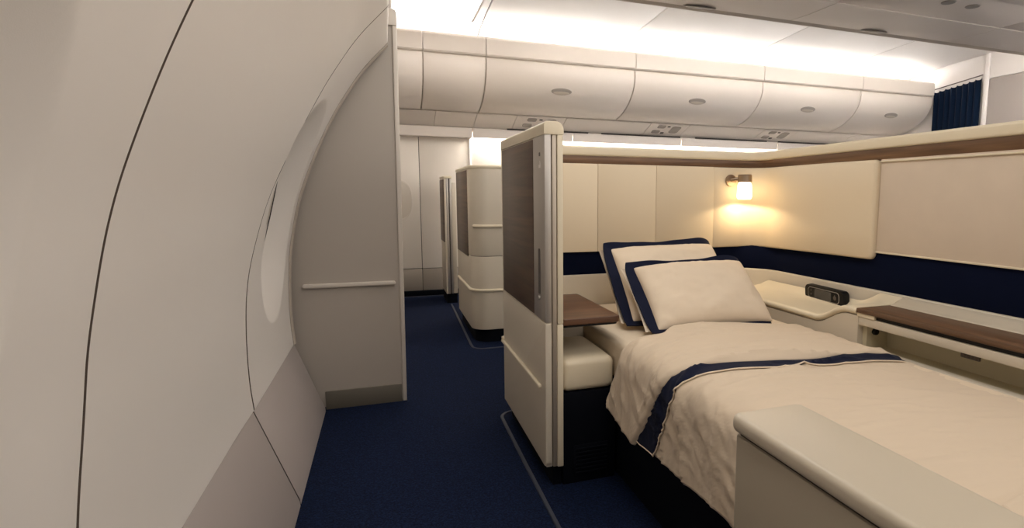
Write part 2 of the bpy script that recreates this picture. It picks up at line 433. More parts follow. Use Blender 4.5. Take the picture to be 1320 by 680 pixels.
# ------------------------------------------------------------------ suite wall (L shaped)
def Lpath(yb, xr, r, x0=.655, y0=-.7, n=10):
    """plan path of the inner face: along the head wall, round the corner, along the right wall"""
    return [(x0, yb)]+[(xr-r+r*math.sin(R(a)), yb-r+r*math.cos(R(a))) for a in [90*i/n for i in range(n+1)]]+[(xr, y0)]
def Lbody(bm, yb, xr, r, th, z0, z1, bev=.003, seg=2, x0=.655, y0=-.7, mi=0):
    inn = Lpath(yb, xr, r, x0, y0); out = Lpath(yb+th, xr+th, r+th, x0, y0)
    prism(bm, inn+list(reversed(out)), 'Z', z0, z1, bev=bev, seg=seg, mi=mi)
sw = thing('suite_wall', 'low L-shaped cream suite wall with walnut band wrapping behind the bed', 'suite wall', (1.4, 3.05, 0))
bm = BM(); Lbody(bm, 3.015, 2.185, .12, .055, 0, 1.43, bev=0); obj('wall_panel', bm, 'shell', sw)
bm = BM(); Lbody(bm, 2.985, 2.155, .14, .095, 1.432, 1.484, bev=.012, seg=4); obj('cap', bm, 'shellw', sw)
bm = BM(); Lbody(bm, 2.995, 2.165, .13, .03, 1.373, 1.436, bev=.0015); tag(obj('wood_band', bm, 'walnutb', sw), 'walnut band under the cap')
bm = BM(); Lbody(bm, 3.000, 2.172, .22, .02, .758, .94, bev=.001); tag(obj('navy_band', bm, 'navy', sw), 'dark navy fabric band')
# head cushion: channels with sewn joints
xs = [.655, 1.100, 1.455, 1.836]
for a, b in zip(xs, xs[1:]):
    bm = BM(); prism(bm, rrect(a+.0008, b-.0008, .890, 1.372, .003, 3), 'Y', 2.975, 3.012, bev=.002, seg=2)
    obj('head_cushion', bm, 'leather', sw)
# corner cushion wraps onto the right wall
bm = BM()
path = []
yb, xr, r = 2.975, 2.140, .13
for i in range(8): path.append(((1.837+(xr-r-1.837)*i/7), yb, 0, -1))
for i in range(1, 15):
    a = R(90*i/14); path.append((xr-r+r*math.sin(a), yb-r+r*math.cos(a), -math.sin(a), -math.cos(a)))
for i in range(1, 26): path.append((xr, yb-r-(yb-r-2.104)*i/25, -1, 0))
for i in range(1, 13): path.append((xr, 2.104-.036*math.sin(math.pi/2*i/12), -1, 0))
# cross profile: z edges rounded, and rounded free end
rows = []
L0 = 0; prev = None; total = 0; acc = []
for p in path:
    if prev: total += math.hypot(p[0]-prev[0], p[1]-prev[1])
    acc.append(total); prev = p
for (x, y, nx, ny), s in zip(path, acc):
    e = total-s; rr = .03
    cut = rr-math.sqrt(max(0, rr*rr-(max(0, rr-e))**2)) if e < rr else 0
    zlo = .892+.012*sm(0, 1, s/total)+cut; zhi = 1.372-.004*sm(0, 1, s/total)-cut
    dep = .0+.016*(1-math.sqrt(max(0, 1-((max(0, .016-e))/.016)**2)))
    dep += .005*(1-sm(0, .006, s))
    row = []
    for (zz, dd) in ((zlo, .034), (zlo+.0005, .014), (zlo+.004, .005), (zlo+.012, .0005), ((zlo+zhi)/2-.1, 0), ((zlo+zhi)/2, 0), ((zlo+zhi)/2+.1, 0), (zhi-.012, .0005), (zhi-.004, .005), (zhi-.0005, .014), (zhi, .034)):
        q = min(.034, dd+dep); row.append(Vector((x-nx*q, y-ny*q, zz)))
    rows.append(row)
rows.append([Vector((p.x+.03, p.y-.0005, p.z)) for p in rows[-1]])
grid(bm, rows); bmesh.ops.recalc_face_normals(bm, faces=bm.faces)
obj('corner_cushion', bm, 'leather', sw, angle=60)
bm = BM(); box(bm, 2.166, 2.186, -.7, 2.066, .944, 1.374, .003)
tag(obj('fabric_panel', bm, 'fabric', sw), 'woven beige fabric panel')
bm = BM(); box(bm, 2.158, 2.170, -.7, 2.066, 1.354, 1.362, .003, 2); obj('bead', bm, 'shellw', sw)
bm = BM(); box(bm, 2.160, 2.172, -.7, 2.066, .938, .946, .003, 2); obj('lower_bead', bm, 'shellw', sw)
# lower lining under the navy band
bm = BM(); Lbody(bm, 2.985, 2.155, .23, .03, .42, .762, bev=.008, seg=3); obj('lower_lining', bm, 'shell', sw)

# the head wall's rail sits a touch lower than the right wall's
for o in sw.children:
    base = wloc(o)
    for v in o.data.vertices:
        w = base+v.co
        if w.z > 1.3:
            k = 1-max(sm(2.05, 2.20, w.x), 0)*sm(3.0, 2.3, w.y)
            v.co.z += -.019*k*sm(1.358, 1.43, w.z)+(1-k)*(.006+.007*sm(1.38, 1.43, w.z))*sm(1.3, 1.36, w.z)
# ------------------------------------------------------------------ side console with shelf, niche
cs = thing('side_console', 'cream side console with curved ledge and walnut shelf along the right side of bed', 'console', (2.02, 1.8, 0))
CX = 1.88
def ztop(y): return .652+.076*sm(2.13, 1.93, y)
bm = BM()
# body in front, head side
prism(bm, [(CX, .30), (CX, .62)]+[(CX, .62)], 'Z', 0, 0) if False else None
ys = [2.98]+[2.35-.02*i for i in range(0, 25)]
ys = [y for y in ys if y > 1.868]+[1.868]
body = [(y, ztop(y)-.034) for y in ys]
prism(bm, [(2.98, .30)]+body+[(1.868, .30)], 'X', CX+.004, 2.15, bev=.002, seg=1)
box(bm, CX+.004, CX+.034, -.7, 1.867, .656, .692, .004)           # rail above niche
box(bm, CX+.004, 2.15, -.7, 1.867, .30, .545, .004)               # below niche
box(bm, CX-.010, CX+.03, -.7, 1.90, .545, .568, .006, 3)          # lip trim
obj('body', bm, 'shell', cs)
bm = BM(); box(bm, 2.03, 2.15, -.7, 1.866, .545, .69); box(bm, CX+.034, 2.12, 1.845, 1.868, .545, .695); box(bm, CX+.03, 2.12, -.7, 1.866, .545, .551); box(bm, CX+.03, 2.12, -.7, 1.866, .6885, .6920)
obj('niche', bm, 'niche', cs)
# ledge: top board following the step
bm = BM(); rows = []
for y in [2.98, 2.8, 2.6, 2.4, 2.25]+[2.2-.0125*i for i in range(27)]:
    z = ztop(y); row = []
    prof2 = [(2.15, z-.03), (CX+.012, z-.031), (CX+.003, z-.029), (CX-.004, z-.020), (CX-.004, z-.010), (CX+.003, z-.002), (CX+.016, z), (2.062, z+.001), (2.09, min(z+.006, .735)), (2.12, min(z+.022, .748)), (2.142, min(z+.05, .757))]
    rows.append([Vector((x, y, zz)) for x, zz in prof2])
grid(bm, rows); bm.faces.new([v for v in bm.verts][-11:]); bmesh.ops.recalc_face_normals(bm, faces=bm.faces)
obj('ledge', bm, 'shellw', cs, angle=50)
bm = BM(); prism(bm, rrect(-.7, 1.873, .709, .729, .004, 3), 'X', CX-.006, 2.062, bev=.004, seg=2); tag(obj('shelf', bm, 'walnuts', cs), 'walnut shelf top')
bm = BM(); prism(bm, [(2.05, .695), (2.064, .729), (2.075, .731), (2.10, .738), (2.125, .752), (2.15, .758), (2.15, .695)], 'Y', -.7, 1.874, bev=.001, seg=1); obj('upstand', bm, 'shell', cs, angle=50)
bm = BM(); box(bm, CX+.012, 2.14, -.7, 1.78, .6925, .709); obj('shelf_gap', bm, 'black', cs)
bm = BM(); box(bm, CX, CX+.03, 1.78, 1.872, .692, .709, .002); obj('shelf_block', bm, 'shellw', cs)
bm = BM(); box(bm, CX+.030, CX+.040, 1.345, 1.415, .634, .657, .002)
for i in range(4): box(bm, CX+.027, CX+.031, 1.352+.015*i, 1.361+.015*i, .638, .652, .001)
obj('latch', bm, 'dkgrey', cs)
bm = BM(); lathe(bm, [(.001, -.006), (.012, -.005), (.014, 0), (.014, .012)], (CX+.075, 1.835, .625), 'Y', 20); obj('socket', bm, 'black', cs)

cp = thing('control_panel', 'small black oblong seat control panel with grey screen on the wall above the ledge', 'control panel', (2.125, 2.325, .664))
T = Matrix.Translation((2.120, 2.325, .697)) @ Matrix.Rotation(R(-4), 4, 'Y') @ Matrix.Rotation(R(-3), 4, 'Z')
def cpart(name, pts, a, b, m, bev=.002, seg=2):
    t = bmesh.new(); prism(t, pts, 'X', a, b, bev=bev, seg=seg); q = BM(); merge(q, t, 0, T); return obj(name, q, m, cp)
cpart('housing', rrect(-.150, .150, -.038, .038, .024), -.016, .02, 'black', .004, 3)
cpart('bezel_ring', rrect(-.118, .122, -.029, .029, .02), -.0175, -.010, 'silver', .0012)
cpart('face', rrect(-.115, .119, -.0265, .0265, .018), -.0185, -.010, 'black', .001)
cpart('screen', rrect(-.062, .066, -.0225, .0225, .003), -.0195, -.012, 'screen', .0005, 1)
for (y, z, r_) in ((.094, .011, .005), (.094, -.009, .005), (-.088, -.001, .011), (-.088, .013, .003)):
    cpart('button', [(y+r_*math.cos(2*math.pi*i/14), z+r_*math.sin(2*math.pi*i/14)) for i in range(14)], -.0205, -.012, 'dkgrey', .0008, 1)

# ------------------------------------------------------------------ wall lamp
lp = thing('wall_lamp', 'small lit wall lamp with frosted glass shade and nickel fitting above pillows', 'wall lamp', (1.95, 2.975, 1.29))
bm = BM(); lathe(bm, [(.001, .0), (.034, .0), (.036, -.006), (.034, -.014), (.001, -.016)], (1.945, 2.976, 1.293), 'Y', 32); obj('wall_plate', bm, 'nickel', lp)
bm = BM(); tube(bm, [(1.945, 2.965, 1.295), (1.962, 2.93, 1.300), (1.985, 2.90, 1.302)], .011, 14); obj('arm', bm, 'nickel', lp)
LC = (1.992, 2.893)
bm = BM(); lathe(bm, [(.001, 1.326), (.036, 1.326), (.041, 1.322), (.042, 1.283), (.039, 1.281), (.001, 1.281)], (LC[0], LC[1], 0), 'Z', 36); obj('cap', bm, 'nickel', lp)
bm = BM(); lathe(bm, [(.001, 1.2815), (.032, 1.2815), (.038, 1.274), (.041, 1.262), (.044, 1.20), (.042, 1.188), (.034, 1.181), (.001, 1.180)], (LC[0], LC[1], 0), 'Z', 36)
tag(obj('lamp_shade', bm, 'glow', lp), 'glowing frosted glass shade')

sl = bpy.data.lights.new('lamp_light', 'SPOT'); sl.energy = 2.5; sl.color = (1, .74, .45); sl.spot_size = R(160); sl.spot_blend = .25; sl.shadow_soft_size = .02
so = bpy.data.objects.new('lamp_light', sl); COL.objects.link(so); so.location = (LC[0], LC[1], 1.176)
# ------------------------------------------------------------------ seat, table, bed base
sb = thing('base_cabinet', 'dark navy base unit under the side seat cushion with a slotted floor vent', 'cabinet', (.77, 2.6, 0))
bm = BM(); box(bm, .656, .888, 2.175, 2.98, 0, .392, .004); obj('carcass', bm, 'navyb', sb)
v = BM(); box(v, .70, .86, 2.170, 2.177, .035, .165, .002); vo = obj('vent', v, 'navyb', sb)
v = BM()
for i in range(7): box(v, .71, .85, 2.164, 2.171, .043+.017*i, .050+.017*i, .0015)
obj('slats', v, 'navyb', vo)
bm = BM(); box(bm, .656, .884, 2.58, 2.975, .392, .664, .01, 3); obj('back_block', bm, 'shell', sb)
t = bmesh.new(); box(t, .658, .884, 2.178, 2.574, .394, .530, .028, 5)
bmesh.ops.subdivide_edges(t, edges=[e for e in t.edges if e.calc_length() > .08], cuts=6, use_grid_fill=True)
for v in t.verts:
    if v.co.z > .5: v.co.z += .006*math.cos((v.co.x-.77)/.12*1.4)*math.cos((v.co.y-2.37)/.2*1.4)
bm = BM(); merge(bm, t)
c_ = obj('seat_cushion', bm, 'seat', angle=70); tag(c_, 'cream leather seat cushion beside the mattress under the wooden table', 'cushion')
tb = thing('side_table', 'small dark walnut side table with rounded corner left of the pillows', 'table', (.78, 2.45, .67))
bm = BM(); prism(bm, rrect(.657, .906, 2.172, 2.742, [.01, .003, .012, .02]), 'Z', .676, .702, bev=.007, seg=4); tag(obj('table_top', bm, 'walnutt', tb), 'walnut veneer top')
bm = BM(); prism(bm, rrect(.657, .899, 2.18, 2.735, [.01, .003, .012, .02]), 'Z', .666, .677, bev=.002, seg=1); obj('under_tray', bm, 'black', tb)

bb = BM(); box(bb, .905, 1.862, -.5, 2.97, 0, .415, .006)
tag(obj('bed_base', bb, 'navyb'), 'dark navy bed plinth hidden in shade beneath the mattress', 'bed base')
mt = BM(); t = bmesh.new(); box(t, .893, 1.800, -.48, 2.965, .417, .598, .03, 5); merge(mt, t)
tag(obj('mattress', mt, 'sheet', angle=60), 'cream sheeted mattress showing beside the pillows at the head of bed', 'mattress')

# ------------------------------------------------------------------ pillows
def pillow(name, BL, BR, TL, TR, th, label, group, seed, back=.85):
    BL, BR, TL, TR = map(Vector, (BL, BR, TL, TR))
    C = (BL+BR+TL+TR)/4; W = (BR+TR-BL-TL)/4; H = (TL+TR-BL-BR)/4
    Nn = W.cross(H).normalized()      # towards the viewer / up
    SK = (TR-BR-TL+BL)/4
    root = thing(name, label, 'pillow', (C.x, C.y, min(BL.z, BR.z)), group)
    U0, U1, V0, V1 = -.865, .965, -.90, .865       # edges of the filled part inside the flange
    def P(u, v, off): return C+W*u+H*v+SK*u*v+Nn*off
    def PU(u, v, side=1):
        u0 = U0 if side > 0 else -1.05
        return ((u0+U1)/2+(U1-u0)/2*u, (V0+V1)/2+(V1-V0)/2*v)
    n = 44
    bm = BM()
    def hgt(u, v, side):
        e = max(0, (1-abs(u)**2.6)*(1-abs(v)**2.6))**.42
        w = noise.noise(Vector((u*2.2+seed, v*2.2, side)))*.012+noise.noise(Vector((u*6+seed, v*5, side+3)))*.004
        # creases running in from the corners
        d = 1-abs(noise.noise(Vector((u*1.6+v*2.4+seed, v*1.2-u*3.4, seed))))*2.4
        w += max(0, d)**4*.007
        cr = .004*math.sin(9*(u+v*.6)+seed)*math.exp(-((abs(u)-.85)**2+(abs(v)-.6)**2)*8)
        return side*(th*e+(w+cr)*e)
    for side in (1, -1):
        rows = []
        for i in range(n+1):
            u = math.sin(math.pi/2*(-1+2*i/n)); row = []
            for j in range(n+1):
                v = math.sin(math.pi/2*(-1+2*j/n))
                uu, vv = u, v
                # edges pull in slightly between the corners
                pin = 1-.025*(1-v*v)*abs(u)**4; pin2 = 1-.03*(1-u*u)*abs(v)**4
                pu, pv_ = PU(uu*pin, vv*pin2, side); row.append(P(pu, pv_, hgt(u, v, side)*(1 if side > 0 else back)))
            rows.append(row)
        grid(bm, rows, flip=(side < 0))
    bmesh.ops.remove_doubles(bm, verts=bm.verts, dist=.0004)
    obj('pillow_body', bm, 'linen2', root, angle=80)
    # oxford flange all round
    bm = BM()
    loop = []
    m_ = 40
    for k in range(m_): loop.append((-1+2*k/m_, -1))
    for k in range(m_): loop.append((1, -1+2*k/m_))
    for k in range(m_): loop.append((1-2*k/m_, 1))
    for k in range(m_): loop.append((-1, 1-2*k/m_))
    rings = []
    for (s, off) in ((.93, .004), (1.0, .004), (1.0, 0), (1.0, -.002), (.93, -.002)):
        ring = []
        for (u, v) in loop:
            f = (s-.93)/.07
            wv = .004*math.sin(u*4+v*3+seed*2)*f+.002*math.sin(u*11-v*9+seed)*f-.020*f*max(0, u)**8+.012*f*max(0, v)**8
            iu, iv = PU(u*.95, v*.95); ru = iu+(u-iu)*f; rv = iv+(v-iv)*f
            c = .03*f*(abs(u*v)**6)
            ring.append(bm.verts.new(P(ru*(1-c), rv*(1-c)+.035*f*max(0, v)**6*math.exp(-((u-.8)/.28)**2)-.03*f*max(0, v)**6*math.exp(-((u-.1)/.5)**2), off+wv)))
        rings.append(ring)
    K = len(loop)
    for a in range(len(rings)):
        b = (a+1) % len(rings)
        if a == len(rings)-1: continue
        for k in range(K): bm.faces.new([rings[a][k], rings[a][(k+1) % K], rings[b][(k+1) % K], rings[b][k]])
    bmesh.ops.recalc_face_normals(bm, faces=bm.faces)
    tag(obj('flange', bm, 'navyc', root, angle=60), 'navy border')
    return root
pillow('pillow', (.985, 2.30, .615), (1.63, 2.33, .612), (1.035, 2.76, .945), (1.70, 2.78, .955), .075,
       'rear cream pillow with navy border leaning against the headboard behind another', 'bed pillows', 1.3)
pillow('pillow', (1.022, 2.12, .618), (1.665, 2.13, .616), (1.05, 2.50, .872), (1.715, 2.52, .884), .080,
       'front cream pillow with navy border resting in front of the other on bed', 'bed pillows', 4.1, .35)

# ------------------------------------------------------------------ duvet
# cross-section across the bed: from right wall edge, over the top, rounding over the left side, down to hem
XS = [(1.842, .500), (1.832, .545), (1.79, .582), (1.70, .602), (1.50, .620), (1.25, .632), (1.07, .636), (.98, .633), (.915, .624), (.872, .602), (.853, .562), (.847, .50), (.843, .41), (.840, .318)]
def xsec(u):
    n = len(XS)-1; s = min(max(u, 0), 1)*n; i = min(int(s), n-1); f = s-i
    g = lambda k: Vector(XS[max(0, min(n, k))])
    a, b, c, d = g(i-1), g(i), g(i+1), g(i+2)
    return .5*((2*b)+(-a+c)*f+(2*a-5*b+4*c-d)*f*f+(-a+3*b-3*c+d)*f**3)
# arc length table
TAB = [(0, 0)]; pv = xsec(0)
for i in range(1, 401):
    q = xsec(i/400); TAB.append((TAB[-1][0]+(q-pv).length, i/400)); pv = q
LT = TAB[-1][0]
def by_len(s):
    import bisect
    k = min(len(TAB)-1, bisect.bisect_left(TAB, (s, 0))); return TAB[k][1] if k == 0 else TAB[k-1][1]+(TAB[k][1]-TAB[k-1][1])*(s-TAB[k-1][0])/max(1e-9, TAB[k][0]-TAB[k-1][0])
def wr(s, y):
    """fold and crease height field of the cloth; s runs across, y along"""
    h = noise.noise(Vector((s*2.0, y*2.4, 1.7)))*.007
    h += noise.noise(Vector((s*5-y*2, y*7+s, 5.1)))*.0022
    # long soft creases running mostly across the bed
    d = 1-abs(noise.noise(Vector((s*1.7-y*1.0, y*9+s*1.6, 9.3))))*2.6
    h += max(0, d)**4*.014*(.35+.65*max(0, noise.noise(Vector((s*2.2, y*2.2, 31)))*2+.3))
    d = 1-abs(noise.noise(Vector((s*4+y*3, y*15-s*2, 2.3))))*2.6
    h += max(0, d)**5*.0042
    side = sm(LT-.42, LT-.26, s)*(1-.55*sm(1.75, 1.9, y))
    # sharp diagonal pulls down the hanging side
    q = y*1.0+(s-LT)*1.25
    d = 1-abs(noise.noise(Vector((q*9, (y-s)*2.2, 21.0))))*2.3
    h += side*(max(0, d)**3*.0065-.0015)*(1-.6*sm(LT-.10, LT, s))
    d = 1-abs(noise.noise(Vector((q*19+3, (y-s)*5, 41.0))))*2.3
    h += side*(max(0, d)**4*.0055)*(1-.7*sm(LT-.12, LT, s))
    h += side*.004*math.sin(y*9+s*3)*sm(LT-.25, LT, s)
    return h
def clothpt(s, y, off=0, hem=0):
    u = by_len(min(s, LT)); p = xsec(u); d = xsec(min(1, u+.004))-xsec(max(0, u-.004)); d.normalize()
    n = Vector((d.y, -d.x))
    if n.y < 0 and u < .5: n = -n
    n = Vector((-abs(d.y) if u > .5 else abs(d.y)*.2, abs(d.x)))
    if n.length < 1e-6: n = Vector((0, 1))
    n.normalize()
    edge = sm(0, .06, s)
    h = wr(s, y)*edge+off
    z = p.y+n.y*h
    return Vector((max(p.x+n.x*h, .78+.068*sm(1.14, 1.0, y)), y, z+hem*sm(LT-.2, LT, s)))   # tucked in behind the cabinet
def fold_edge(s):
    """Y of the turned-down edge"""
    t = s-(LT-.31)
    return 1.580+.010*math.sin(s*9)+.85*.5*(t+math.sqrt(t*t+.0049))
def band_edge(s):
    side = max(0, s-(LT-.30))
    return fold_edge(s)-.068-.10*(min(side, .33)/.33)**1.5
def head_edge(s):
    a = s/LT
    return 2.135-.02*sm(.0, .3, a)-.10*sm(.55, .68, a)+.10*sm(LT-.30, LT, s)
def hemz(y):
    return .005*math.sin(y*6.3)+.004*math.sin(y*15+1)
def fold_hem(y):
    return -.028+.20*max(0, y-1.845)
dv = thing('duvet', 'cream cotton duvet with a navy band spread over the bed and hanging down its side', 'duvet', (1.3, 1.2, .60))
def sheet(f0, f1, off, name, m, ns=150, ny=130, s0=0, s1=None, th=.006, ease=True, hz=None):
    s1 = s1 or LT; bm = BM(); rows = []
    for i in range(ns+1):
        s = s0+(s1-s0)*i/ns; a, b = f0(s), f1(s); row = []
        for j in range(ny+1):
            y = a+(b-a)*j/ny
            e = min(abs(y-a), abs(y-b)) if ease else 1
            o = off*sm(-.01, .02, e) if ease else off
            row.append(clothpt(s, y, o, (hz or hemz)(y)))
        rows.append(row)
    grid(bm, rows); bmesh.ops.recalc_face_normals(bm, faces=bm.faces)
    o = obj(name, bm, m, dv, angle=80); sd = solid(o, th, 0); return o
sheet(lambda s: -.45, lambda s: fold_edge(s)+.03, 0, 'cover', 'linen', ns=170, ny=190, ease=False)
tag(sheet(lambda s: band_edge(s), lambda s: fold_edge(s)+.05, .007, 'navy_band', 'navyc', ns=170, ny=14, ease=False, th=.004), 'navy band below the turned-down edge')
# white piping along the lower side of the band
bm = BM(); tube(bm, [clothpt(LT*i/200, band_edge(LT*i/200)-.002, .008, hemz(band_edge(LT*i/200))) for i in range(201)], .0028, 8); obj('piping', bm, 'linen2', dv, angle=80)
bm = BM(); ysq = [band_edge(LT)+(fold_edge(LT)-band_edge(LT)+.02)*i/20 for i in range(21)]
tube(bm, [clothpt(LT, y, .008, hemz(y))+Vector((0, 0, -.002)) for y in ysq], .0028, 8); obj('piping', bm, 'linen2', dv, angle=80)
o = sheet(lambda s: fold_edge(s), lambda s: head_edge(s), .018, 'turned_down_fold', 'linen', ns=170, ny=70, th=.007, hz=fold_hem)
o = sheet(lambda s: fold_edge(s)+.01, lambda s: head_edge(s)-.01, .006, 'under_layer', 'linen', ns=120, ny=50, ease=False, hz=lambda y: fold_hem(y)+.008)

# ------------------------------------------------------------------ foreground cabinet
fc = thing('side_cabinet', 'putty coloured low cabinet with rounded lid in the right foreground beside the bed', 'cabinet', (.75, .3, 0))
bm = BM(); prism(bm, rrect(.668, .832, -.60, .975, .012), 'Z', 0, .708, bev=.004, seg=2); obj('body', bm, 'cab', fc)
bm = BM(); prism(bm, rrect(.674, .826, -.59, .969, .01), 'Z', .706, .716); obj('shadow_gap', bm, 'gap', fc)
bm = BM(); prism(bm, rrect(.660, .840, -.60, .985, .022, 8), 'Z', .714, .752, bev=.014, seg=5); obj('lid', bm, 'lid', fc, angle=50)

# ------------------------------------------------------------------ far suite pod
pod = thing('suite_pod', 'distant rounded cream suite shell with walnut side panel standing along the aisle', 'suite shell', (1.2, 5.1, 0))
PX, PY0, PY1 = .640, 4.60, 5.57
def podout(o, xr=1.9, r=.13): return [(xr, PY0-o)]+[(PX-o+(r)-(r)*math.sin(R(a)), PY0-o+r-r*math.cos(R(a))) for a in range(0, 91, 9)]+[(PX-o, PY1), (xr, PY1)]
def podring(o0, o1, z0, z1, bev, nm, m):
    bm = BM(); prism(bm, podout(o0), 'Z', z0, z1, bev=bev, seg=3); obj(nm, bm, m, pod)
podring(0, 0, .11, .706, .003, 'lower_shell', 'shell')
podring(0, 0, .710, 1.405, .003, 'upper_shell', 'shell')
podring(-.006, 0, .705, .712, 0, 'joint', 'gap')
podring(.004, 0, 1.402, 1.432, .01, 'cap', 'shellw')
podring(-.03, 0, 0, .112, 0, 'plinth', 'navyb')
bm = BM(); box(bm, PX-.003, PX+.01, 4.82, PY1-.02, .69, 1.398, .001); tag(obj('wood_panel', bm, 'walnut', pod), 'walnut panel')
def podrail(z, a0, y_end, nm):
    bm = BM(); pts = [(1.9, PY0-.004, z)]+[(PX+.13-.134*math.sin(R(a)), PY0+.13-.134*math.cos(R(a)), z) for a in range(0, a0, 9)]
    if y_end: pts.append((PX-.004, y_end, z))
    tube(bm, pts, .013, 10); obj(nm, bm, 'shellw', pod, angle=60)
podrail(.950, 60, None, 'bumper_rail'); podrail(.432, 91, 5.5, 'lower_rail')

dp = thing('suite_door_post', 'narrow silver and wood edged door post standing beyond the distant suite shell', 'door post', (.665, 6.5, 0))
bm = BM(); box(bm, .612, .632, 6.45, 6.9, .11, 1.375, .003); box(bm, .690, .735, 6.47, 6.9, .11, 1.33, .006); obj('frame', bm, 'shell', dp)
bm = BM(); box(bm, .606, .613, 6.47, 6.9, .68, 1.36, .001); obj('wood_panel', bm, 'walnut', dp)
bm = BM(); box(bm, .634, .655, 6.448, 6.9, .11, 1.375, .002); box(bm, .668, .688, 6.448, 6.9, .11, 1.375, .002); obj('metal_strip', bm, 'silver', dp)
bm = BM(); box(bm, .654, .670, 6.46, 6.9, .112, 1.37); obj('door_gap', bm, 'dkgrey', dp)
bm = BM(); prism(bm, rrect(.606, .694, 1.372, 1.398, [.012, .012, .001, .001]), 'Y', 6.44, 6.9, bev=.004, seg=2); obj('cap', bm, 'shellw', dp)
bm = BM(); box(bm, .62, .73, 6.48, 6.9, 0, .112); obj('plinth', bm, 'navyb', dp)

# ------------------------------------------------------------------ far window wall
FY = 7.10
xs = [-.6, .400, .985, 2.66, 4.36, 5.90, 7.3]
for i, (a, b) in enumerate(zip(xs, xs[1:])):
    bm = BM(); box(bm, a+.003, b-.003, FY, FY+.03, .325, 2.2, .004); tag(obj('wall_back', bm, 'fars'), kind='structure')
    bm = BM(); box(bm, a+.003, b-.003, FY-.004, FY+.03, .06, .318, .004); tag(obj('baseboard_back', bm, 'fard'), kind='structure')
bm = BM(); box(bm, -.6, 7.3, FY+.015, FY+.06, 0, 2.9); tag(obj('trim_7', bm, 'gap'), kind='structure')
bm = BM(); box(bm, -.6, 7.3, FY-.05, FY+.02, 0, .06, .004); tag(obj('trim_8', bm, 'navyb'), kind='structure')
bm = BM(); box(bm, -.6, 7.3, FY-.11, FY-.09, 0, .008, .002); tag(obj('trim_9', bm, 'trimline'), kind='structure')
bm = BM(); prism(bm, rrect(.970, 1.000, FY-.02, FY+.01, .008), 'Z', .325, 1.86, bev=.003); tag(obj('trim_10', bm, 'white'), kind='structure')
for nm, xc in (('window_3', .145), ('window_4', 1.9), ('window_5', 3.5)):
    w = thing(nm, None, None, (xc, FY, 1.13)); w['kind'] = 'structure'
    def el(s, n=40): return [(xc+s*.165*math.copysign(abs(math.cos(a))**.75, math.cos(a)), 1.13+s*.235*math.copysign(abs(math.sin(a))**.75, math.sin(a))) for a in [2*math.pi*i/n for i in range(n)]]
    bm = BM(); A = [[bm.verts.new((p[0], y, p[1])) for p in el(s)] for s, y in ((1.0, FY-.0005), (.99, FY-.006), (.95, FY-.006), (.90, FY-.002))]
    for a, b in zip(A, A[1:]):
        for i in range(40): bm.faces.new([a[i], a[(i+1) % 40], b[(i+1) % 40], b[i]])
    bmesh.ops.recalc_face_normals(bm, faces=bm.faces); tag(obj('window_frame', bm, 'fars', w), kind='structure')
    bm = BM(); prism(bm, el(.92), 'Y', FY-.003, FY+.001); tag(obj('window_shade', bm, 'shade', w), kind='structure')

# ------------------------------------------------------------------ overhead bins on the far side
BY = 6.0
def bin_prof():
    pts = []
    # door outer curve from top to bottom (Y,z)
    P0, P1, P2, P3 = Vector((6.03, 2.572)), Vector((5.98, 2.36)), Vector((6.22, 2.15)), Vector((6.60, 2.105))
    for i in range(17):
        t = i/16; pts.append(tuple((1-t)**3*P0+3*t*(1-t)**2*P1+3*t*t*(1-t)*P2+t**3*P3))
    return pts
BP = bin_prof()
def make_bin(x0, x1, latch, label):
    root = thing('overhead_bin', label, 'overhead bin', ((x0+x1)/2, 6.5, 2.1), 'overhead bins along the far wall')
    back = [(y+.03, z+.02) for y, z in BP]
    bm = BM(); prism(bm, BP+[(6.60, 2.13)]+[(y+.02, z+.012) for y, z in reversed(BP[:-1])], 'X', x0+.006, x1-.006, bev=.003, seg=2); d = obj('door', bm, 'bin', root, angle=30)
    bm = BM(); prism(bm, [(6.06, 2.60), (6.04, 2.57)]+[(y+.022, z+.014) for y, z in BP[1:]]+[(7.05, 2.11), (7.05, 2.60)], 'X', x0+.001, x1-.001); obj('body', bm, 'fars', root)
    if latch:
        k = 7; y, z = BP[k]; tn = (Vector(BP[k+1])-Vector(BP[k-1])).normalized(); nn = Vector((-abs(tn.y), -abs(tn.x))) 
        xc = (x0+x1)/2
        ang = math.atan2(-tn.x, -tn.y)
        T = Matrix.Translation((xc, y+nn.x*.001, z+nn.y*.001)) @ Matrix.Rotation(math.atan2(tn.x, -tn.y), 4, 'X')
        t = bmesh.new(); bmesh.ops.create_uvsphere(t, u_segments=28, v_segments=12, radius=1)
        q = BM(); merge(q, t, 0, T @ Matrix.Diagonal((.115, .007, .044, 1))); l = obj('latch', q, 'latch', d)
        t = bmesh.new(); bmesh.ops.create_uvsphere(t, u_segments=28, v_segments=12, radius=1)
        q = BM(); merge(q, t, 0, T @ Matrix.Translation((0, -.0035, -.016)) @ Matrix.Diagonal((.092, .006, .026, 1))); obj('latch_plate', q, 'gasket', l)
    return root
bx = [-.60, .405, 1.016, 2.66, 4.36, 5.90, 7.175]
labs = ['short overhead bin section without a latch at the left end behind partition', 'narrow closed overhead bin between the blank end section and latched bins',
        'white overhead bin with an oval latch above the wooden screen, widest in view', 'white overhead bin with an oval latch above the headboard, second latched from left',
        'white overhead bin with an oval latch above the wall lamp side, third latched from left', 'white overhead bin with an oval latch nearest the navy curtain']
for i in range(6): make_bin(bx[i], bx[i+1], i >= 2, labs[i])
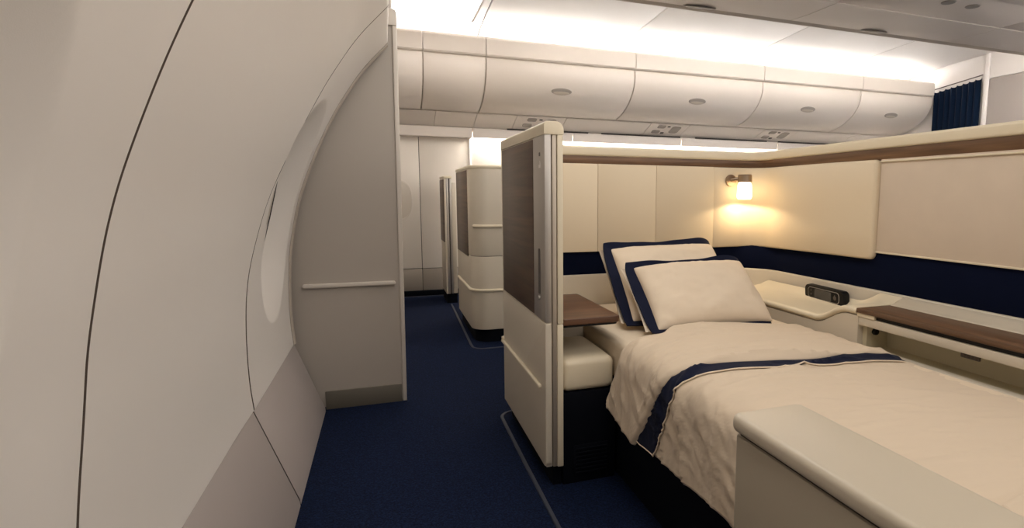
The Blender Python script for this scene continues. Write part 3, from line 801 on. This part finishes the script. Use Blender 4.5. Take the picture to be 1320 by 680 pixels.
# valance above the doors
for i in range(6):
    a, b = bx[i], bx[i+1]
    bm = BM(); prism(bm, [(6.06, 2.585), (6.015, 2.587), (6.0, 2.60), (5.995, 2.70), (6.0, 2.75), (6.02, 2.772), (6.06, 2.78), (6.07, 2.76), (6.07, 2.70), (6.62, 2.69), (6.62, 2.66), (6.06, 2.66)], 'X', a+.003, b-.003, bev=.002, seg=1)
    tag(obj('trim_11', bm, 'bin', angle=35), kind='structure')
# service panels below
sx = [-.60, .56, 1.005, 1.46, 2.05, 3.16, 3.70, 4.85, 5.40, 6.4, 7.26]
for i in range(len(sx)-1):
    a, b = sx[i], sx[i+1]; svc = i in (3, 5, 7)
    lab = {3: 'service panel with reading lights above the wooden screen', 5: 'service panel with reading lights above the headboard middle', 7: 'service panel with reading lights above the headboard right end'}.get(i)
    pr_ = [(6.604, 2.099), (6.905, 1.985), (6.93, 1.975), (6.95, 1.99), (6.64, 2.098)]
    bm = BM(); prism(bm, pr_, 'X', a+.003, b-.003, bev=.001, seg=1)
    if svc:
        sp = thing('service_panel', lab, 'service panel', ((a+b)/2, 6.77, 2.0), 'service panels under the far bins')
        obj('panel', bm, 'bin', sp)
        def on_strip(x, f, off): return Vector((x, 6.60+.305*f-.36*off*.0, 2.102-.117*f-off))
        nrm = Vector((0, -.117, -.305)).normalized(); tan = Vector((0, .305, -.117)).normalized()
        def blob(xc, f, rx, rt, nm, m):
            c = Vector((xc, 6.60+.305*f, 2.102-.117*f))+nrm*.0015
            T = Matrix((( 1, 0, 0, c.x), (0, tan.y, nrm.y, c.y), (0, tan.z, nrm.z, c.z), (0, 0, 0, 1)))
            t = bmesh.new(); prism(t, rrect(-rx, rx, -rt, rt, min(rx, rt)*.6, 4), 'Z', -.003, .004, bev=.001, seg=1)
            q = BM(); merge(q, t, 0, T); bmesh.ops.recalc_face_normals(q, faces=q.faces); obj(nm, q, m, sp)
        w = b-a
        blob(a+w*.32, .28, .055, .040, 'reading_light', 'grey'); blob(a+w*.27, .70, .055, .040, 'reading_light', 'grey')
        blob(a+w*.50, .25, .020, .014, 'call_button', 'dkgrey'); blob(a+w*.46, .78, .024, .020, 'call_button', 'dkgrey')
        blob(a+w*.72, .48, .065, .09, 'air_vent', 'grey')
    else:
        tag(obj('trim_12', bm, 'bin'), kind='structure')
# lower lip and vent slots
for (a, b) in ((-.6, .99), (1.005, 2.22), (2.23, 3.75), (3.76, 5.3), (5.31, 7.26)):
    bm = BM(); prism(bm, [(6.925, 1.97), (6.94, 1.862), (6.955, 1.862), (6.955, 1.98)], 'X', a, b, bev=.002, seg=1)
    if a < 0: box(bm, a, b, 6.955, 7.10, 1.862, 1.88)
    tag(obj('trim_13', bm, 'bin'), kind='structure')
for (a, b) in ((1.40, 2.42), (2.60, 3.72), (3.95, 5.1), (5.3, 6.4)):
    bm = BM(); box(bm, a, b, 6.905, 6.922, 1.966, 1.979)
    n = int((b-a)/.035)
    for k in range(n): box(bm, a+.035*k+.004, a+.035*k+.012, 6.901, 6.908, 1.966, 1.979)
    tag(obj('trim_14', bm, 'gap'), kind='structure')
# wash strips under the bins and cove strips above
for (a, b) in ((1.03, 2.2), (2.25, 3.72), (3.78, 5.27), (5.33, 7.2)):
    st = thing('wash_light', 'hidden strip lighting the far wall under the bins', 'light strip', ((a+b)/2, 7.02, 1.93), 'strip lights under the bins')
    bm = BM(); box(bm, a, b, 6.97, 7.099, 1.945, 1.96); obj('housing', bm, 'white', st)
    bm = BM(); box(bm, a+.02, b-.02, 6.99, 7.03, 1.937, 1.9455); obj('diffuser', bm, 'led2', st)
for i in range(6):
    a, b = bx[i]+.03, bx[i+1]-.03
    st = thing('cove_light', 'hidden cove strip washing the ceiling above the bins', 'light strip', ((a+b)/2, 6.3, 2.70), 'cove lights above the bins')
    bm = BM(); box(bm, a, b, 6.24, 6.34, 2.692, 2.705); obj('housing', bm, 'white', st)
    bm = BM(); box(bm, a+.02, b-.02, 6.26, 6.32, 2.705, 2.713); obj('diffuser', bm, 'led', st)

# ------------------------------------------------------------------ ceiling
CP = [(6.80, 2.67), (6.78, 2.76), (6.70, 2.84), (6.55, 2.90), (6.30, 2.945), (5.9, 2.985), (5.3, 3.02), (4.7, 3.04), (4.0, 3.05), (2.2, 3.05)]
cx_ = [-.60, 1.016, 2.66, 4.36, 5.90, 7.26]
for a, b in zip(cx_, cx_[1:]):
    bm = BM(); rows = []
    for (y, z) in CP:
        rows.append([Vector((a+.010, y, z+.016)), Vector((a+.011, y, z+.003)), Vector((a+.016, y, z)), Vector(((a+b)/2, y, z)), Vector((b-.016, y, z)), Vector((b-.011, y, z+.003)), Vector((b-.010, y, z+.016))])
    grid(bm, rows); o = obj('ceiling', bm, 'ceil', angle=60); tag(o, kind='structure'); solid(o, .01, 0)
bm = BM(); grid(bm, [[Vector((x, y, z+.022)) for x in (-.6, 7.3)] for y, z in CP]); tag(obj('trim_15', bm, 'dkgrey', angle=60), kind='structure')
bm = BM(); box(bm, -.60, 7.3, -.2, 2.2, 3.05, 3.08); tag(obj('ceiling', bm, 'ceil'), kind='structure')

# centre bins seen from below
CB = [(4.02, 2.83), (4.03, 2.78), (4.02, 2.68), (3.98, 2.615), (3.90, 2.582), (3.70, 2.568), (3.40, 2.565)]
def centre_bin(x0, x1, label):
    root = thing('ceiling_bin', label, 'overhead bin', ((x0+x1)/2, 3.4, 2.56), 'overhead bins hanging from the ceiling')
    bm = BM(); prism(bm, CB+[(3.40, 2.60), (3.70, 2.60), (3.9, 2.64), (3.99, 2.78), (3.99, 2.83)], 'X', x0+.003, x1-.003, bev=.002, seg=1); d = obj('door', bm, 'bin', root, angle=35)
    bm = BM(); box(bm, x0+.003, x1-.003, 2.95, 3.394, 2.568, 2.60, .003); obj('service_strip', bm, 'bin', root)
    bm = BM(); box(bm, x0, x1, 2.4, 3.985, 2.585, 2.80); obj('body', bm, 'gasket', root)
    xc = (x0+x1)/2
    bm = BM(); t = bmesh.new(); bmesh.ops.create_uvsphere(t, u_segments=24, v_segments=10, radius=1)
    merge(bm, t, 0, Matrix.Translation((xc, 3.885, 2.580)) @ Matrix.Rotation(R(12), 4, 'X') @ Matrix.Diagonal((.135, .065, .010, 1))); obj('latch', bm, 'latch2', d)
    for dx in (-.12, .12):
        bm = BM(); lathe(bm, [(.001, -.006), (.045, -.005), (.05, 0), (.05, .004)], (xc+dx, 3.10, 2.568), 'Z', 24); obj('reading_light', bm, 'latch', root)
    bm = BM(); box(bm, x0+.003, x1-.003, 2.4, 2.944, 2.560, 2.59, .003); obj('lower_panel', bm, 'bin', root)
for k_, (a, b) in enumerate(((1.42, 3.05), (3.07, 4.73), (4.75, 7.2))):
    st = thing('cove_light', 'hidden cove strip on top of the ceiling-hung bins', 'light strip', ((a+b)/2, 3.85, 2.80), 'cove lights on the ceiling bins')
    bm = BM(); box(bm, a, b, 3.80, 3.92, 2.80, 2.815); obj('housing', bm, 'white', st)
    bm = BM(); box(bm, a+.02, b-.02, 3.82, 3.90, 2.815, 2.822); obj('diffuser', bm, 'led', st)
centre_bin(1.40, 3.06, 'ceiling-hung bin whose underside enters the photo top left of the others')
centre_bin(3.06, 4.74, 'ceiling-hung bin with a round latch on its edge, middle of the top right')
centre_bin(4.74, 7.26, 'ceiling-hung bin ending at the white wall past the curtain')

M['fill_face'] = mat('fill_led', srgb(255, 255, 255), .5, emit=(1, .95, .89, 1), estr=50)  # fill strip added on the hidden bin face to brighten the far bins
st = thing('fill_strip', 'added fill strip, unseen, along the far face of the ceiling-hung bins', 'light strip', (4.3, 4.05, 2.72))
bm = BM(); box(bm, 1.42, 7.2, 4.026, 4.050, 2.70, 2.75, .002); obj('housing', bm, 'white', st)
bm = BM(); box(bm, 1.45, 7.17, 4.049, 4.054, 2.708, 2.742); obj('diffuser', bm, 'fill_face', st)
# unseen cabin walls added to block ambient light from behind and left
bm = BM(); box(bm, -.64, 2.1, -1.62, -1.58, 0, 2.5); tag(obj('light_block_wall', bm, 'part'), kind='structure')
bm = BM(); box(bm, -.64, -.60, -1.6, 7.15, 0, 3.1); tag(obj('wall_left', bm, 'fars'), kind='structure')
# ------------------------------------------------------------------ right end wall with curtain
WX = 7.27
bm = BM(); box(bm, WX, WX+.04, 3.2, 5.30, 0, 2.70, .002); tag(obj('wall_right', bm, 'pink'), kind='structure')
bm = BM(); box(bm, WX-.004, WX+.04, 3.2, 5.30, 2.708, 3.10, .002); tag(obj('wall_right', bm, 'white'), kind='structure')
bm = BM(); box(bm, WX+.02, WX+.06, 3.2, 7.15, 0, 3.10); tag(obj('trim_16', bm, 'white'), kind='structure')
bm = BM(); box(bm, WX-.03, WX+.03, 5.30, 5.352, 0, 3.02, .01, 3); tag(obj('trim_17', bm, 'white'), kind='structure')
cu = thing('curtain', 'dark navy pleated curtain hanging from a rail beside the last overhead bin', 'curtain', (WX-.05, 5.7, 0))
bm = BM(); rows = []
Y0, Y1 = 5.36, 6.04
def rodz(y): return 2.755-(y-Y0)/(Y1-Y0)*.075
for i in range(161):
    f = i/160; y = Y0+(Y1-Y0)*f
    ph = f*2*math.pi*8
    row = []
    for j in range(25):
        g = j/24
        top = rodz(y)-.035-.016*(.5-.5*math.cos(ph*1.0))
        z = top-(top-.03)*g
        row.append(Vector((WX-.055+.028*math.sin(ph+.4*math.sin(g*3))*(.6+.5*g), y, z)))
    rows.append(row)
grid(bm, rows); co = obj('cloth', bm, 'curtain', cu, angle=80); solid(co, .004, 0)
bm = BM(); tube(bm, [(WX-.055, Y0-.01, rodz(Y0)), (WX-.055, Y1+.02, rodz(Y1))], .007, 10); obj('rail', bm, 'dkgrey', cu)
for k in range(9):
    y = Y0+(Y1-Y0)*k/8.0; y = min(max(y, Y0+.005), Y1-.005)
    bm = BM(); tube(bm, [(WX-.055, y, rodz(y)), (WX-.055, y, rodz(y)-.045)], .003, 6); obj('hook', bm, 'white', cu)

PZ = 2.72
# ------------------------------------------------------------------ fill panels added out of view to brighten the cabin
for (x, y, lab) in ((.75, 2.85, 'unseen added fill panel above the aisle by the wooden screen'), (.45, 4.95, 'unseen added fill panel above the aisle by the distant suite shell'), (.55, 1.15, 'unseen added fill panel above the aisle side of the bed'), (1.3, 1.80, 'unseen added fill panel above the middle of the bed')):
    L_ = thing('fill_panel', lab, 'fill light', (x, y, PZ+.1))
    bm = BM(); prism(bm, rrect(x-.36, x+.36, y-.48, y+.48, .03), 'Z', PZ+.01, PZ+.06, bev=.004); tube(bm, [(x, y, PZ+.05), (x, y, 3.06)], .012, 8); obj('frame', bm, 'white', L_)
    bm = BM(); prism(bm, rrect(x-.33, x+.33, y-.45, y+.45, .02), 'Z', PZ, PZ+.011); obj('diffuser', bm, 'fill_glow2' if x > 1 else 'fill_glow', L_)

# ------------------------------------------------------------------ world
W = bpy.data.worlds.new('cabin_ambient'); SC.world = W; W.use_nodes = True
W.node_tree.nodes['Background'].inputs['Color'].default_value = (1.0, .945, .90, 1)
W.node_tree.nodes['Background'].inputs['Strength'].default_value = 1.38

# ------------------------------------------------------------------ camera
cam = bpy.data.cameras.new('camera'); co = bpy.data.objects.new('camera', cam); COL.objects.link(co)
yaw, pitch, roll = R(20.82178528), R(6.8232524), R(.34210225)
fwd = Vector((math.sin(yaw)*math.cos(pitch), math.cos(yaw)*math.cos(pitch), -math.sin(pitch)))
right = Vector((math.cos(yaw), -math.sin(yaw), 0)); up = right.cross(fwd)
r2 = right*math.cos(roll)+up*math.sin(roll); u2 = -right*math.sin(roll)+up*math.cos(roll)
mt_ = Matrix((r2, u2, -fwd)).transposed().to_4x4(); mt_.translation = Vector((0, 0, 1.2))
co.matrix_world = mt_
cam.sensor_width = 36; cam.lens = 739.088/1320*36; cam.shift_x = -(777.117-660)/1320
cam.clip_start = .02
SC.camera = co
SC.view_settings.view_transform = 'Standard'; SC.view_settings.look = 'None'
SC.view_settings.gamma = 1; SC.view_settings.use_curve_mapping = False
SC.view_settings.exposure = 0.55
